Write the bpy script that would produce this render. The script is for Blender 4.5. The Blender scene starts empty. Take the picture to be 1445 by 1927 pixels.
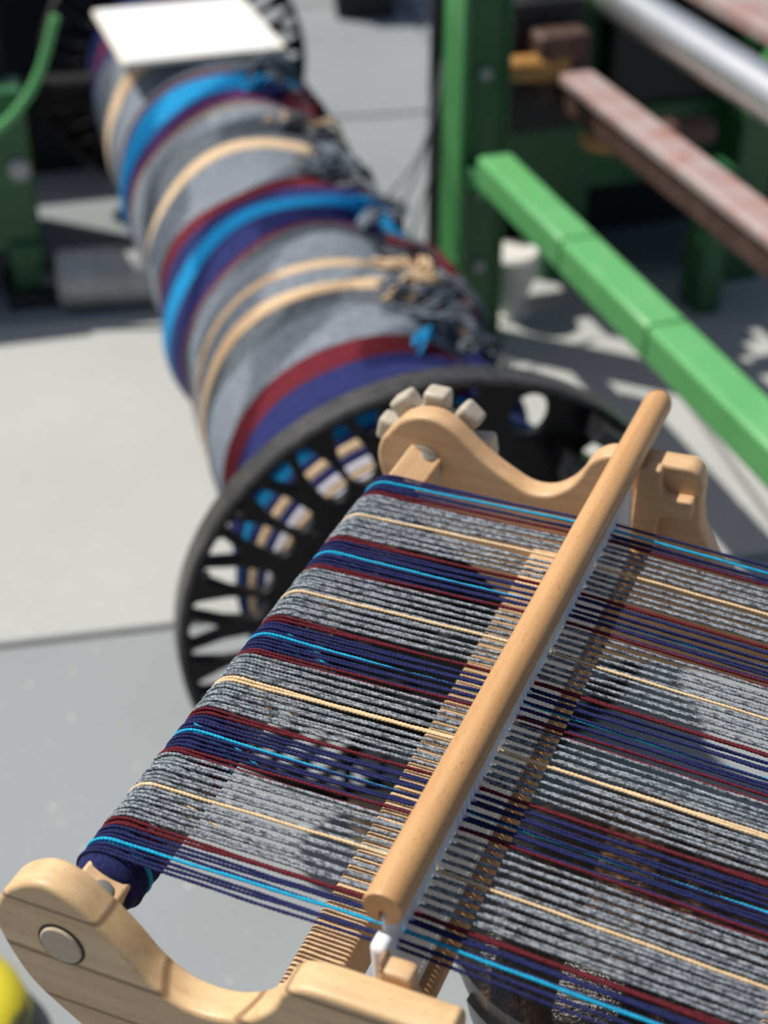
import bpy, math, random
from mathutils import Vector, Matrix
R = math.radians
PI = math.pi
rng = random.Random(7)
scene = bpy.context.scene
col = scene.collection

# ------------------------------------------------------------------ camera, light, exposure
F_PX, IMG_W, IMG_H = 2900.0, 1445, 1927
cam_data = bpy.data.cameras.new('camera')
cam = bpy.data.objects.new('camera', cam_data)
col.objects.link(cam)
cam.location = (0, 0, 1.38)
cam.rotation_euler = (R(90 - 34.0), 0, 0)
cam_data.sensor_fit = 'VERTICAL'
cam_data.sensor_height = 24.0
cam_data.lens = F_PX / IMG_H * 24.0
cam_data.clip_start = 0.02
cam_data.dof.use_dof = True
cam_data.dof.focus_distance = 0.80
cam_data.dof.aperture_fstop = 3.9
scene.camera = cam

SUN_DIR = Vector((-0.60, 0.28, 1.0)).normalized()      # towards the sun
world = bpy.data.worlds.new('sky')
scene.world = world
world.use_nodes = True
wn = world.node_tree
wn.nodes.clear()
sky = wn.nodes.new('ShaderNodeTexSky')
sky.sky_type = 'NISHITA'
sky.sun_disc = False
sky.sun_elevation = math.asin(SUN_DIR.z)
sky.sun_rotation = math.atan2(SUN_DIR.x, SUN_DIR.y)
sky.air_density = 1.0
sky.dust_density = 2.5
bg = wn.nodes.new('ShaderNodeBackground')
bg.inputs['Strength'].default_value = 0.072
wo = wn.nodes.new('ShaderNodeOutputWorld')
wn.links.new(sky.outputs[0], bg.inputs['Color'])
wn.links.new(bg.outputs[0], wo.inputs[0])
sun_data = bpy.data.lights.new('sun', 'SUN')
sun_data.energy = 4.5
sun_data.color = (1.0, 0.95, 0.87)
sun_data.angle = R(0.6)
sun = bpy.data.objects.new('sun', sun_data)
col.objects.link(sun)
sun.location = (-3, 1.4, 6)
sun.rotation_euler = SUN_DIR.to_track_quat('Z', 'Y').to_euler()

vs = scene.view_settings
vs.view_transform = 'Standard'
vs.look = 'None'
vs.gamma = 1.0
vs.use_curve_mapping = False
vs.exposure = 0.03
scene.cycles.use_denoising = True
scene.cycles.max_bounces = 8

# ------------------------------------------------------------------ helpers
class MB:
    """collects shapes, builds ONE mesh object"""
    def __init__(self):
        self.v, self.f = [], []
    def add(self, verts, faces):
        o = len(self.v)
        self.v += [tuple(p) for p in verts]
        self.f += [tuple(i + o for i in fc) for fc in faces]
        return self
    def box(self, x0, x1, y0, y1, z0, z1, M=None):
        vv = [Vector((x, y, z)) for x in (x0, x1) for y in (y0, y1) for z in (z0, z1)]
        if M: vv = [M @ p for p in vv]
        return self.add(vv, [(0, 1, 3, 2), (4, 6, 7, 5), (0, 4, 5, 1), (2, 3, 7, 6), (0, 2, 6, 4), (1, 5, 7, 3)])
    def lathe(self, prof, n=32, M=None, a0=0.0, a1=2 * PI, cap=True):
        """prof: (r, h) about local z"""
        full = abs(a1 - a0 - 2 * PI) < 1e-6
        m = n if full else n + 1
        vv = []
        for (r, h) in prof:
            for k in range(m):
                a = a0 + (a1 - a0) * k / n
                vv.append(Vector((r * math.cos(a), r * math.sin(a), h)))
        ff = []
        for i in range(len(prof) - 1):
            for k in range(n):
                k2 = (k + 1) % m
                ff.append((i * m + k, i * m + k2, (i + 1) * m + k2, (i + 1) * m + k))
        if cap and full:
            ff.append(tuple(reversed(range(m))))
            L = (len(prof) - 1) * m
            ff.append(tuple(L + k for k in range(m)))
        if M: vv = [M @ p for p in vv]
        return self.add(vv, ff)
    def tube(self, pts, r, n=8, cap=True):
        pts = [Vector(p) for p in pts]
        vv, ff = [], []
        nrm = None
        for i, p in enumerate(pts):
            t = (pts[min(i + 1, len(pts) - 1)] - pts[max(i - 1, 0)]).normalized()
            if nrm is None:
                nrm = t.orthogonal().normalized()
            nrm = (nrm - t * nrm.dot(t)).normalized()
            b = t.cross(nrm)
            rr = r[i] if isinstance(r, (list, tuple)) else r
            for k in range(n):
                a = 2 * PI * k / n
                vv.append(p + nrm * (rr * math.cos(a)) + b * (rr * math.sin(a)))
        for i in range(len(pts) - 1):
            for k in range(n):
                k2 = (k + 1) % n
                ff.append((i * n + k, i * n + k2, (i + 1) * n + k2, (i + 1) * n + k))
        if cap:
            ff.append(tuple(reversed(range(n))))
            ff.append(tuple((len(pts) - 1) * n + k for k in range(n)))
        return self.add(vv, ff)
    def mesh(self, name, smooth=None):
        me = bpy.data.meshes.new(name)
        me.from_pydata(self.v, [], self.f)
        me.update()
        if smooth is not None:
            finish(me, smooth)
        return me
    def build(self, name, mat, parent=None, smooth=30, bevel=0.0, segs=2):
        me = self.mesh(name, smooth)
        return place(name, me, mat, parent, bevel, segs)

def finish(me, ang):
    me.shade_smooth()
    me.set_sharp_from_angle(angle=R(ang))

def place(name, me, mat, parent=None, bevel=0.0, segs=2):
    o = bpy.data.objects.new(name, me)
    col.objects.link(o)
    if mat and not me.materials:
        me.materials.append(mat)
    if parent: o.parent = parent
    if bevel:
        b = o.modifiers.new('bevel', 'BEVEL')
        b.width = bevel; b.segments = segs; b.limit_method = 'ANGLE'; b.angle_limit = R(35)
        b.harden_normals = False
    return o

def empty(name, loc, rz=0.0):
    o = bpy.data.objects.new(name, None)
    col.objects.link(o)
    o.location = loc
    o.rotation_euler = (0, 0, rz)
    o.empty_display_size = 0.05
    return o

def tag(o, label, cat, group=None, kind=None):
    o['label'] = label
    o['category'] = cat
    if group: o['group'] = group
    if kind: o['kind'] = kind
    return o

def shape(name, outlines, thick, bev=0.0, res=2):
    """flat outline with holes, given thickness about z=0, rounded edges; returned standing up: (x, y) -> (x, z)"""
    cu = bpy.data.curves.new('outline', 'CURVE')
    cu.dimensions = '2D'
    cu.fill_mode = 'BOTH'
    cu.extrude = thick / 2 - bev
    cu.bevel_depth = bev
    cu.bevel_resolution = res
    cu.offset = -bev
    for pts in outlines:
        sp = cu.splines.new('POLY')
        sp.points.add(len(pts) - 1)
        for i, p in enumerate(pts):
            sp.points[i].co = (p[0], p[1], 0, 1)
        sp.use_cyclic_u = True
    ob = bpy.data.objects.new('outline', cu)
    me = bpy.data.meshes.new_from_object(ob)
    bpy.data.objects.remove(ob)
    bpy.data.curves.remove(cu)
    me.name = name
    me.materials.clear()
    me.transform(Matrix.Rotation(PI / 2, 4, 'X'))
    finish(me, 35)
    return me

def catmull(pts, n=6, closed=True):
    out, m = [], len(pts)
    for i in range(m if closed else m - 1):
        if closed:
            p0, p1, p2, p3 = pts[(i - 1) % m], pts[i], pts[(i + 1) % m], pts[(i + 2) % m]
        else:
            p0, p1, p2, p3 = pts[max(i - 1, 0)], pts[i], pts[i + 1], pts[min(i + 2, m - 1)]
        for k in range(n):
            t = k / n
            out.append(tuple(0.5 * (2 * b + (c - a) * t + (2 * a - 5 * b + 4 * c - d) * t * t + (3 * b - a - 3 * c + d) * t ** 3)
                             for a, b, c, d in zip(p0, p1, p2, p3)))
    if not closed: out.append(tuple(pts[-1]))
    return out

# ------------------------------------------------------------------ materials
def new_mat(name):
    m = bpy.data.materials.new(name)
    m.use_nodes = True
    nt = m.node_tree
    return m, nt, nt.nodes['Principled BSDF']

def ramp(nt, stops, interp='LINEAR'):
    r = nt.nodes.new('ShaderNodeValToRGB')
    r.color_ramp.interpolation = interp
    els = r.color_ramp.elements
    while len(els) < len(stops): els.new(0.5)
    for e, (p, c) in zip(els, stops):
        e.position = p
        e.color = (*c, 1)
    return r

def coords(nt, scale=(1, 1, 1), rot=(0, 0, 0), loc=(0, 0, 0)):
    tc = nt.nodes.new('ShaderNodeTexCoord')
    mp = nt.nodes.new('ShaderNodeMapping')
    mp.inputs['Scale'].default_value = scale
    mp.inputs['Rotation'].default_value = rot
    mp.inputs['Location'].default_value = loc
    nt.links.new(tc.outputs['Object'], mp.inputs['Vector'])
    return mp

def noise(nt, vec, scale, detail=3, rough=0.55, dist=0.0):
    n = nt.nodes.new('ShaderNodeTexNoise')
    n.inputs['Scale'].default_value = scale
    n.inputs['Detail'].default_value = detail
    n.inputs['Roughness'].default_value = rough
    n.inputs['Distortion'].default_value = dist
    if vec: nt.links.new(vec, n.inputs['Vector'])
    return n

def bump(nt, bsdf, h, strength=0.3, dist=0.001):
    b = nt.nodes.new('ShaderNodeBump')
    b.inputs['Strength'].default_value = strength
    b.inputs['Distance'].default_value = dist
    nt.links.new(h, b.inputs['Height'])
    nt.links.new(b.outputs[0], bsdf.inputs['Normal'])

def simple(name, c1, c2=None, rough=0.6, metal=0.0, scale=30, bmp=0.0, detail=4, spec=0.5):
    m, nt, b = new_mat(name)
    b.inputs['Roughness'].default_value = rough
    b.inputs['Metallic'].default_value = metal
    b.inputs['Specular IOR Level'].default_value = spec
    mp = coords(nt)
    n = noise(nt, mp.outputs[0], scale, detail)
    r = ramp(nt, [(0.3, c1), (0.7, c2 or c1)])
    nt.links.new(n.outputs['Fac'], r.inputs[0])
    nt.links.new(r.outputs[0], b.inputs['Base Color'])
    if bmp: bump(nt, b, n.outputs['Fac'], bmp, 0.002)
    return m

def mix_rgb(nt, fac, a, b, mode='MIX'):
    m = nt.nodes.new('ShaderNodeMix')
    m.data_type = 'RGBA'
    m.blend_type = mode
    for s, v in ((m.inputs[0], fac), (m.inputs[6], a), (m.inputs[7], b)):
        if hasattr(v, 'default_value') or hasattr(v, 'is_linked'):
            nt.links.new(v, s)
        else:
            s.default_value = v if not isinstance(v, tuple) else (*v, 1)
    return m.outputs[2]

def wood(name, light, mid, axis, veins=0.0, vein_col=(0.16, 0.07, 0.035), rough=0.45, vloc=(0, 0, 0)):
    """grain stretched along axis 0/1/2 of the object, optional dark heart veins, short beech flecks"""
    m, nt, b = new_mat(name)
    b.inputs['Roughness'].default_value = rough
    sc = [1.0, 1.0, 1.0]; sc[axis] = 0.06
    mp = coords(nt, tuple(sc))
    n1 = noise(nt, mp.outputs[0], 160, 4, 0.6)
    n2 = noise(nt, mp.outputs[0], 28, 2, 0.5)
    r1 = ramp(nt, [(0.25, mid), (0.75, light)])
    nt.links.new(n2.outputs['Fac'], r1.inputs[0])
    r2 = ramp(nt, [(0.30, (0.80, 0.74, 0.68)), (0.60, (1, 1, 1))])
    nt.links.new(n1.outputs['Fac'], r2.inputs[0])
    c = mix_rgb(nt, 0.80, r1.outputs[0], r2.outputs[0], 'MULTIPLY')
    sf = [1.0, 1.0, 1.0]; sf[axis] = 0.16                     # beech flecks
    mf = coords(nt, tuple(sf))
    vf = nt.nodes.new('ShaderNodeTexVoronoi')
    vf.inputs['Scale'].default_value = 760
    nt.links.new(mf.outputs[0], vf.inputs['Vector'])
    rf = ramp(nt, [(0.10, (0.62, 0.50, 0.42)), (0.24, (1, 1, 1))])
    nt.links.new(vf.outputs['Distance'], rf.inputs[0])
    c = mix_rgb(nt, 0.75, c, rf.outputs[0], 'MULTIPLY')
    if veins:
        sv = [1.0, 1.0, 1.0]; sv[axis] = 0.10
        mv = coords(nt, tuple(sv), rot=(0, R(9), 0), loc=vloc)
        w = nt.nodes.new('ShaderNodeTexWave')
        w.wave_type = 'BANDS'; w.bands_direction = 'Z'
        w.inputs['Scale'].default_value = veins
        w.inputs['Distortion'].default_value = 2.2
        w.inputs['Detail'].default_value = 2
        w.inputs['Detail Scale'].default_value = 1.2
        nt.links.new(mv.outputs[0], w.inputs['Vector'])
        rv = ramp(nt, [(0.0, (0.75, 0.75, 0.75)), (0.012, (0.45, 0.45, 0.45)), (0.035, (0, 0, 0))])
        nt.links.new(w.outputs['Fac'], rv.inputs[0])
        c = mix_rgb(nt, rv.outputs[0], c, vein_col)
    nt.links.new(c, b.inputs['Base Color'])
    bump(nt, b, n1.outputs['Fac'], 0.12, 0.0006)
    return m

def yarn(name, c1, c2, scale=900, stretch=0.5, contrast=(0.35, 0.65), rough=0.9, fiber=0.5):
    m, nt, b = new_mat(name)
    b.inputs['Roughness'].default_value = rough
    b.inputs['Specular IOR Level'].default_value = 0.15
    b.inputs['Sheen Weight'].default_value = 0.03
    b.inputs['Sheen Roughness'].default_value = 0.5
    tc = nt.nodes.new('ShaderNodeTexCoord')
    oi = nt.nodes.new('ShaderNodeObjectInfo')
    mp = nt.nodes.new('ShaderNodeMapping')
    mp.inputs['Scale'].default_value = (stretch, 1, 1)
    nt.links.new(tc.outputs['Object'], mp.inputs['Vector'])
    add = nt.nodes.new('ShaderNodeVectorMath'); add.operation = 'MULTIPLY_ADD'
    cmb = nt.nodes.new('ShaderNodeCombineXYZ')
    nt.links.new(oi.outputs['Random'], cmb.inputs[0])
    nt.links.new(oi.outputs['Random'], cmb.inputs[1])
    add.inputs[1].default_value = (3.7, 5.1, 1.0)
    nt.links.new(cmb.outputs[0], add.inputs[0])
    nt.links.new(mp.outputs[0], add.inputs[2])
    n = noise(nt, add.outputs[0], scale, 3, 0.65)
    r = ramp(nt, [(contrast[0], c1), (contrast[1], c2)])
    nt.links.new(n.outputs['Fac'], r.inputs[0])
    nt.links.new(r.outputs[0], b.inputs['Base Color'])
    bump(nt, b, n.outputs['Fac'], fiber, 0.0006)
    return m

M = {}
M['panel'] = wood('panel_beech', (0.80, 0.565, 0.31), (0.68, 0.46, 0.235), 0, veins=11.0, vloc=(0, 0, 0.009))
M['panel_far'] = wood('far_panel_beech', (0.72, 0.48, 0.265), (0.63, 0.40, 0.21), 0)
M['beam'] = wood('beam_beech', (0.76, 0.52, 0.30), (0.66, 0.43, 0.24), 1)
M['dowel'] = wood('dowel_beech', (0.63, 0.365, 0.165), (0.57, 0.315, 0.135), 1)
M['peg'] = simple('peg_end_grain', (0.50, 0.41, 0.29), (0.60, 0.50, 0.37), 0.6, scale=400, bmp=0.2)
M['cutend'] = wood('dowel_end_grain', (0.52, 0.30, 0.16), (0.40, 0.22, 0.11), 0)
M['screw'] = simple('screw_steel', (0.42, 0.41, 0.37), (0.5, 0.48, 0.43), 0.4, 0.7)
M['ratchet'] = simple('ratchet_plastic', (0.46, 0.41, 0.32), (0.54, 0.48, 0.38), 0.45)
m, nt, b = new_mat('reed_plastic')
b.inputs['Base Color'].default_value = (0.86, 0.88, 0.90, 1)
b.inputs['Roughness'].default_value = 0.35
b.inputs['Subsurface Weight'].default_value = 0.35
b.inputs['Subsurface Radius'].default_value = (0.004, 0.004, 0.004)
M['reed'] = m
Y = {
    'navy': yarn('navy_yarn', (0.011, 0.014, 0.060), (0.026, 0.033, 0.125)),
    'maroon': yarn('maroon_yarn', (0.075, 0.008, 0.014), (0.155, 0.020, 0.030)),
    'grey': yarn('grey_yarn', (0.045, 0.055, 0.068), (0.40, 0.44, 0.48), scale=620, contrast=(0.36, 0.66)),
    'cyan': yarn('cyan_yarn', (0.012, 0.32, 0.56), (0.02, 0.46, 0.72)),
    'cream': yarn('cream_yarn', (0.66, 0.46, 0.25), (0.86, 0.66, 0.41)),
}
D = {   # the same yarns wound on the big beam
    'navy': yarn('navy_wound_yarn', (0.013, 0.017, 0.085), (0.026, 0.034, 0.148), scale=160),
    'maroon': yarn('maroon_wound_yarn', (0.10, 0.010, 0.018), (0.16, 0.018, 0.028), scale=160),
    'grey': yarn('grey_wound_yarn', (0.13, 0.155, 0.185), (0.26, 0.295, 0.34), scale=160),
    'dark': yarn('dark_shaded_yarn', (0.06, 0.07, 0.085), (0.16, 0.18, 0.205), scale=160),  # dark strands, and the shade of folds put into the grey
    'cyan': yarn('cyan_wound_yarn', (0.008, 0.20, 0.44), (0.012, 0.29, 0.58), scale=160),
    'cream': yarn('cream_wound_yarn', (0.60, 0.42, 0.25), (0.76, 0.57, 0.37), scale=160),
    'purple': yarn('purple_wound_yarn', (0.09, 0.012, 0.06), (0.14, 0.02, 0.09), scale=160),
    'white': yarn('pale_wound_yarn', (0.55, 0.55, 0.66), (0.75, 0.74, 0.80), scale=160),
}
M['iron'] = simple('black_cast_iron', (0.006, 0.006, 0.007), (0.014, 0.013, 0.013), 0.5, 0.0, scale=40, bmp=0.15, spec=0.25)
M['rim'] = simple('worn_sunlit_iron', (0.035, 0.034, 0.033), (0.085, 0.080, 0.076), 0.36, 0.25, scale=60, bmp=0.2)  # grey from wear and from glancing sun, both put into the colour
M['gloss'] = simple('black_gloss_iron', (0.010, 0.010, 0.011), (0.022, 0.022, 0.024), 0.18, 0.0, scale=30)
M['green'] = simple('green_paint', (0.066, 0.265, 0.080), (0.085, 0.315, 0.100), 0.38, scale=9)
M['green_dk'] = simple('dark_and_shaded_green', (0.018, 0.100, 0.036), (0.026, 0.130, 0.046), 0.45, scale=9)  # dark green parts; also the post's unlit front, shade put into colour
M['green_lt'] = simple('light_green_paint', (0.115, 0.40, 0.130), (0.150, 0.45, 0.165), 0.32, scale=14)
M['void'] = simple('black_paint_and_void', (0.006, 0.007, 0.010), (0.014, 0.014, 0.018), 0.6, scale=12)  # black parts, and dark fill where the machines are only in shade
M['steel'] = simple('polished_steel', (0.66, 0.67, 0.68), (0.76, 0.77, 0.78), 0.34, 0.85, scale=20)
M['oldwood'] = wood('worn_orange_wood', (0.52, 0.27, 0.07), (0.40, 0.19, 0.05), 1, rough=0.4)
M['white'] = simple('white_plastic', (0.66, 0.66, 0.61), (0.74, 0.74, 0.70), 0.5)
M['greymetal'] = simple('grey_pipe_metal', (0.34, 0.34, 0.34), (0.46, 0.46, 0.45), 0.5, 0.2)
M['cable'] = simple('grey_cable_rubber', (0.10, 0.10, 0.11), (0.14, 0.14, 0.15), 0.6)

m, nt, b = new_mat('rusty_pink_iron')
mp = coords(nt)
n = noise(nt, mp.outputs[0], 14, 5, 0.65)
r = ramp(nt, [(0.24, (0.34, 0.13, 0.085)), (0.40, (0.42, 0.26, 0.225)), (0.60, (0.46, 0.37, 0.36))])
nt.links.new(n.outputs['Fac'], r.inputs[0]); nt.links.new(r.outputs[0], b.inputs['Base Color'])
b.inputs['Roughness'].default_value = 0.5; b.inputs['Metallic'].default_value = 0.15
M['rust'] = m
M['rust_dk'] = simple('dark_rust_iron', (0.055, 0.030, 0.024), (0.12, 0.062, 0.048), 0.6, 0.1, scale=25)

def concrete(name, base, dark):
    m, nt, b = new_mat(name)
    b.inputs['Roughness'].default_value = 0.85
    mp = coords(nt)
    n1 = noise(nt, mp.outputs[0], 2.2, 5, 0.6)
    n2 = noise(nt, mp.outputs[0], 160, 3, 0.7)
    r1 = ramp(nt, [(0.30, dark), (0.70, base)])
    nt.links.new(n1.outputs['Fac'], r1.inputs[0])
    r2 = ramp(nt, [(0.30, (0.82, 0.82, 0.82)), (0.68, (1, 1, 1))])
    nt.links.new(n2.outputs['Fac'], r2.inputs[0])
    c = mix_rgb(nt, 0.8, r1.outputs[0], r2.outputs[0], 'MULTIPLY')
    v = nt.nodes.new('ShaderNodeTexVoronoi'); v.inputs['Scale'].default_value = 26
    nt.links.new(mp.outputs[0], v.inputs['Vector'])
    rv = ramp(nt, [(0.05, (0.7, 0.7, 0.68)), (0.10, (0, 0, 0))])
    nt.links.new(v.outputs['Distance'], rv.inputs[0])
    c = mix_rgb(nt, rv.outputs[0], c, (0.66, 0.65, 0.61))
    nt.links.new(c, b.inputs['Base Color'])
    bump(nt, b, n2.outputs['Fac'], 0.25, 0.002)
    return m
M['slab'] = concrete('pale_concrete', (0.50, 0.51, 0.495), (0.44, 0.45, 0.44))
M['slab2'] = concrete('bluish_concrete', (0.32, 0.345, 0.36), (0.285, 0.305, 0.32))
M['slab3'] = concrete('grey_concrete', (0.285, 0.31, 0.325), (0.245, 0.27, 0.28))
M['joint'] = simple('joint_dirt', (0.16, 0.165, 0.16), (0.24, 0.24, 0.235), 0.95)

# ------------------------------------------------------------------ ground: concrete slabs with joints
fl = MB().box(-20, 20, -12, 28, -0.16, -0.010).build('floor', M['joint'])
fl['kind'] = 'structure'; fl['label'] = 'sunlit grey concrete ground with open joints between slabs'
GA = R(11)
jp = Vector((-0.423, 1.731))
ex, ey = Vector((math.cos(GA), math.sin(GA))), Vector((-math.sin(GA), math.cos(GA)))
SL = 1.5; SY = 1.02
slab_me = {}
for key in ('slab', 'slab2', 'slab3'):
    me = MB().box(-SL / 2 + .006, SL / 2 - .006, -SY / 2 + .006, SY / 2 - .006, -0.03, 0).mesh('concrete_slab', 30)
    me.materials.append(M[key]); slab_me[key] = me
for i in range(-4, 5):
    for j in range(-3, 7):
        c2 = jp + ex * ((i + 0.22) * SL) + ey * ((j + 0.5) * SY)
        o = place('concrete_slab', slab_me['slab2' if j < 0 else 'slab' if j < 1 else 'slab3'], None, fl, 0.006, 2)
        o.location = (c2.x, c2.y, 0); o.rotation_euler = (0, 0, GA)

# ------------------------------------------------------------------ the big warp beam
BX, BY, BZ = 0.065, 1.390, 0.303
beam = empty('warp_beam', (BX, BY, 0), R(15))
tag(beam, 'large black flanged warp beam wound with striped navy, maroon, grey, cyan and cream yarn', 'warp beam')
RF = 0.300
def arc_pt(r, deg): return (r * math.cos(R(deg)), r * math.sin(R(deg)))
def petal(ang, r0, r1, w0, w1, n=7):
    """radial oval hole: rounded inner end of half width w0, tapering outer end of half width w1"""
    c, s = math.cos(R(ang)), math.sin(R(ang))
    loc = []
    for k in range(n + 1):
        a = PI / 2 + PI * k / n
        loc.append((r0 + w0 + w0 * math.cos(a), w0 * math.sin(a)))
    mid = r0 + (r1 - r0) * 0.55
    loc.append((mid, -w0 * 0.98))
    for k in range(n + 1):
        a = -PI / 2 + PI * k / n
        loc.append((r1 - w1 + w1 * math.cos(a), w1 * math.sin(a)))
    loc.append((mid, w0 * 0.98))
    return [(x * c - y * s, x * s + y * c) for x, y in loc]
def tri(ang, r0, r1, hw):
    c, s = math.cos(R(ang)), math.sin(R(ang))
    base = [(r0, -.002), (r0 + .004, -.005), (r1 - .006, -hw), (r1 - .001, -hw + .003), (r1, 0), (r1 - .001, hw - .003), (r1 - .006, hw), (r0 + .004, .005), (r0, .002)]
    return [(x * c - y * s, x * s + y * c) for x, y in base]
def flange_outline(r, plate=True):
    k = r / 0.300
    outs = [[arc_pt(r, 360 * i / 120) for i in range(120)]]
    for i in range(16):
        t = 152.2 + 22.5 * i
        for da in (-6.6, 0, 6.6):
            a = (t + da) % 360
            if plate and 52 < a < 79: continue
            if da == 0: outs.append(tri(a, .256 * k, .2905 * k, .0150 * k))
            else: outs.append(petal(a, .206 * k, .2895 * k, .0150 * k, .0080 * k))
    if plate:
        hx, hy = arc_pt(.2615, 68.5)
        outs.append([(hx + .0225 * math.cos(2 * PI * i / 28), hy + .0255 * math.sin(2 * PI * i / 28)) for i in range(28)])
    for i in range(6):
        hx, hy = arc_pt(.13 * k, 20 + 60 * i)
        outs.append([(hx + .03 * k * math.cos(2 * PI * j / 20), hy + .03 * k * math.sin(2 * PI * j / 20)) for j in range(20)])
    return outs
ROTY = Matrix.Rotation(-PI / 2, 4, 'X')          # lathe axis z -> local +y
fl1 = place('flange', shape('flange', flange_outline(RF - .004), 0.014, 0.002), M['iron'], beam)
fl1.location = (0, 0.012, BZ)
rim = MB().lathe([(RF - .0065, .002), (RF - .003, .001), (RF, .004), (RF, .034), (RF - .003, .038), (RF - .0065, .038)], 128, ROTY)
rim.f = [f for f in rim.f if len(f) == 4]
n0 = 128
rim.f += [(5 * n0 + k, 5 * n0 + (k + 1) % n0, (k + 1) % n0, k) for k in range(n0)]
o = rim.build('rim', M['rim'], fl1); o.location = (0, -0.012, 0)
hub = MB().lathe([(.02, -.05), (.058, -.05), (.062, -.045), (.066, .0), (.075, .012)], 40, ROTY).build('hub', M['iron'], fl1)
for i in range(8):                                # bolt heads round the hub and spoke roots
    bx, bz = arc_pt(.095, 10 + 45 * i)
    bm = MB().lathe([(.010, 0), (.010, -.008), (.007, -.010)], 6, Matrix.Translation((bx, -.012, bz)) @ ROTY)
    bm.build('bolt', M['rim'], fl1)
for (a, r_) in ((158, .284), (136, .200), (112, .202), (141.5, .285), (95, .286)):
    bx, bz = arc_pt(r_, a)
    MB().lathe([(.0045, 0), (.0045, -.003), (.003, -.0045)], 10, Matrix.Translation((bx, -.012, bz)) @ ROTY).build('rivet', M['rim'], fl1)
# curved brake bracket on the upper right of the flange
def arcband(r0, r1, a0, a1, n=18):
    return [arc_pt(r0, a0 + (a1 - a0) * i / n) for i in range(n + 1)] + [arc_pt(r1, a1 - (a1 - a0) * i / n) for i in range(n + 1)]
o = place('brake_band', shape('brake_band', [arcband(.225, .250, 22, 60)], .05, .008, 3), M['gloss'], fl1); o.location = (0, -.035, 0)
o = place('brake_band', shape('brake_band', [arcband(.272, .292, 18, 56)], .05, .006, 3), M['gloss'], fl1); o.location = (0, -.030, 0)
o = place('brake_arm', shape('brake_arm', [catmull([arc_pt(.20, 44), arc_pt(.26, 47), arc_pt(.29, 42), arc_pt(.30, 30), arc_pt(.24, 28), arc_pt(.18, 34)], 5)], .03, .006, 2), M['gloss'], fl1); o.location = (0, -.05, 0)
# far flange
fl2 = place('flange', shape('far_flange', flange_outline(.288, False), 0.024, 0.003, 1), M['iron'], beam)
fl2.location = (0, 2.012, BZ)
rm2 = MB().lathe([(.281, 0), (.287, .001), (.290, .004), (.290, .034), (.281, .038)], 96, ROTY, cap=False).build('rim', M['rim'], fl2); rm2.location = (0, -.012, 0)
MB().lathe([(.055, -.10), (.055, 2.10)], 32, ROTY).build('axle', M['iron'], beam).location = (0, 0, BZ)
MB().lathe([(.150, .04), (.150, 2.0)], 48, ROTY).build('core', M['iron'], beam).location = (0, 0, BZ)
# wound stripes: one band of ridged yarn each
bands = [(.112, .120, 'maroon'), (.120, .262, 'navy'), (.262, .315, 'maroon'), (.315, .400, 'grey'), (.400, .452, 'dark'), (.452, .482, 'cream'), (.482, .524, 'grey'),
         (.524, .540, 'cream'), (.540, .600, 'grey'), (.600, .640, 'dark'), (.640, .654, 'maroon'), (.654, .716, 'navy'), (.716, .758, 'cyan'), (.758, .806, 'navy'),
         (.806, .852, 'maroon'), (.852, .962, 'grey'), (.962, .996, 'cream'), (.996, 1.105, 'dark'), (1.105, 1.156, 'grey'), (1.156, 1.164, 'cream'),
         (1.164, 1.185, 'dark'), (1.185, 1.225, 'purple'), (1.225, 1.256, 'navy'), (1.256, 1.340, 'cyan'), (1.340, 1.368, 'maroon'), (1.368, 1.520, 'grey'),
         (1.520, 1.600, 'cream'), (1.600, 1.740, 'grey'), (1.740, 1.800, 'navy'), (1.800, 1.850, 'maroon'), (1.850, 1.985, 'navy')]
def wob(s, a):
    return .006 * math.sin(2 * a + 9 * s) + .004 * math.sin(3 * a - 17 * s + 1) + .003 * math.sin(5 * a + 31 * s)
def flare(a):                                     # the selvedge has slumped away on the lower left
    d = math.degrees(a) % 360
    if d < 80 or d > 330: return max(0.12, 1 - ((80 - d) % 360) / 20)
    if d < 150: return 1.0
    return max(0.12, 1 - (d - 150) / 20)
def rad(s, a):
    r_ = .197 + .0028 * math.sin(3 * a + 14 * s) + .0022 * math.sin(5 * a - 23 * s + 2) + .003 * math.sin(26 * s) * math.sin(a + 7 * s)
    r_ += .045 * math.exp(-((s - .115) / .075) ** 2) * flare(a)
    r_ += .008 * math.exp(-((s - .58) / .05) ** 2) * max(0, math.sin(a)) - .007 * math.exp(-((s - .425) / .025) ** 2)
    r_ += .006 * math.exp(-((s - .74) / .05) ** 2) - .006 * math.exp(-((s - 1.05) / .03) ** 2) + .006 * math.exp(-((s - .97) / .04) ** 2)
    r_ += .006 * math.exp(-((s - 1.30) / .05) ** 2)
    right = max(0.0, math.cos(a - R(35))) ** 6                    # loose, tangled flank
    r_ += right * (.010 * math.sin(21 * s + 4 * a) + .008 * math.sin(47 * s + 3 * a))
    return r_
NA = 112
for bi, (s0, s1, c) in enumerate(bands):
    nr = max(3, round((s1 - s0) / .0042))
    mb = MB(); vv, ff = [], []
    rows = [(s0, -.012)] + [(s0 + (s1 - s0) * (q / (2 * nr)), .0011 if q % 2 else -.0007) for q in range(2 * nr + 1)] + [(s1, -.012)]
    for (s, dr) in rows:
        for k in range(NA):
            a = 2 * PI * k / NA
            rr = rad(s, a) + dr
            vv.append((rr * math.cos(a), s + wob(s, a), rr * math.sin(a)))
    for i in range(len(rows) - 1):
        for k in range(NA):
            k2 = (k + 1) % NA
            ff.append((i * NA + k, (i + 1) * NA + k, (i + 1) * NA + k2, i * NA + k2))
    mb.add(vv, ff)
    mb.build('yarn_band', D[c], beam, smooth=80).location = (0, 0, BZ)
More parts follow.
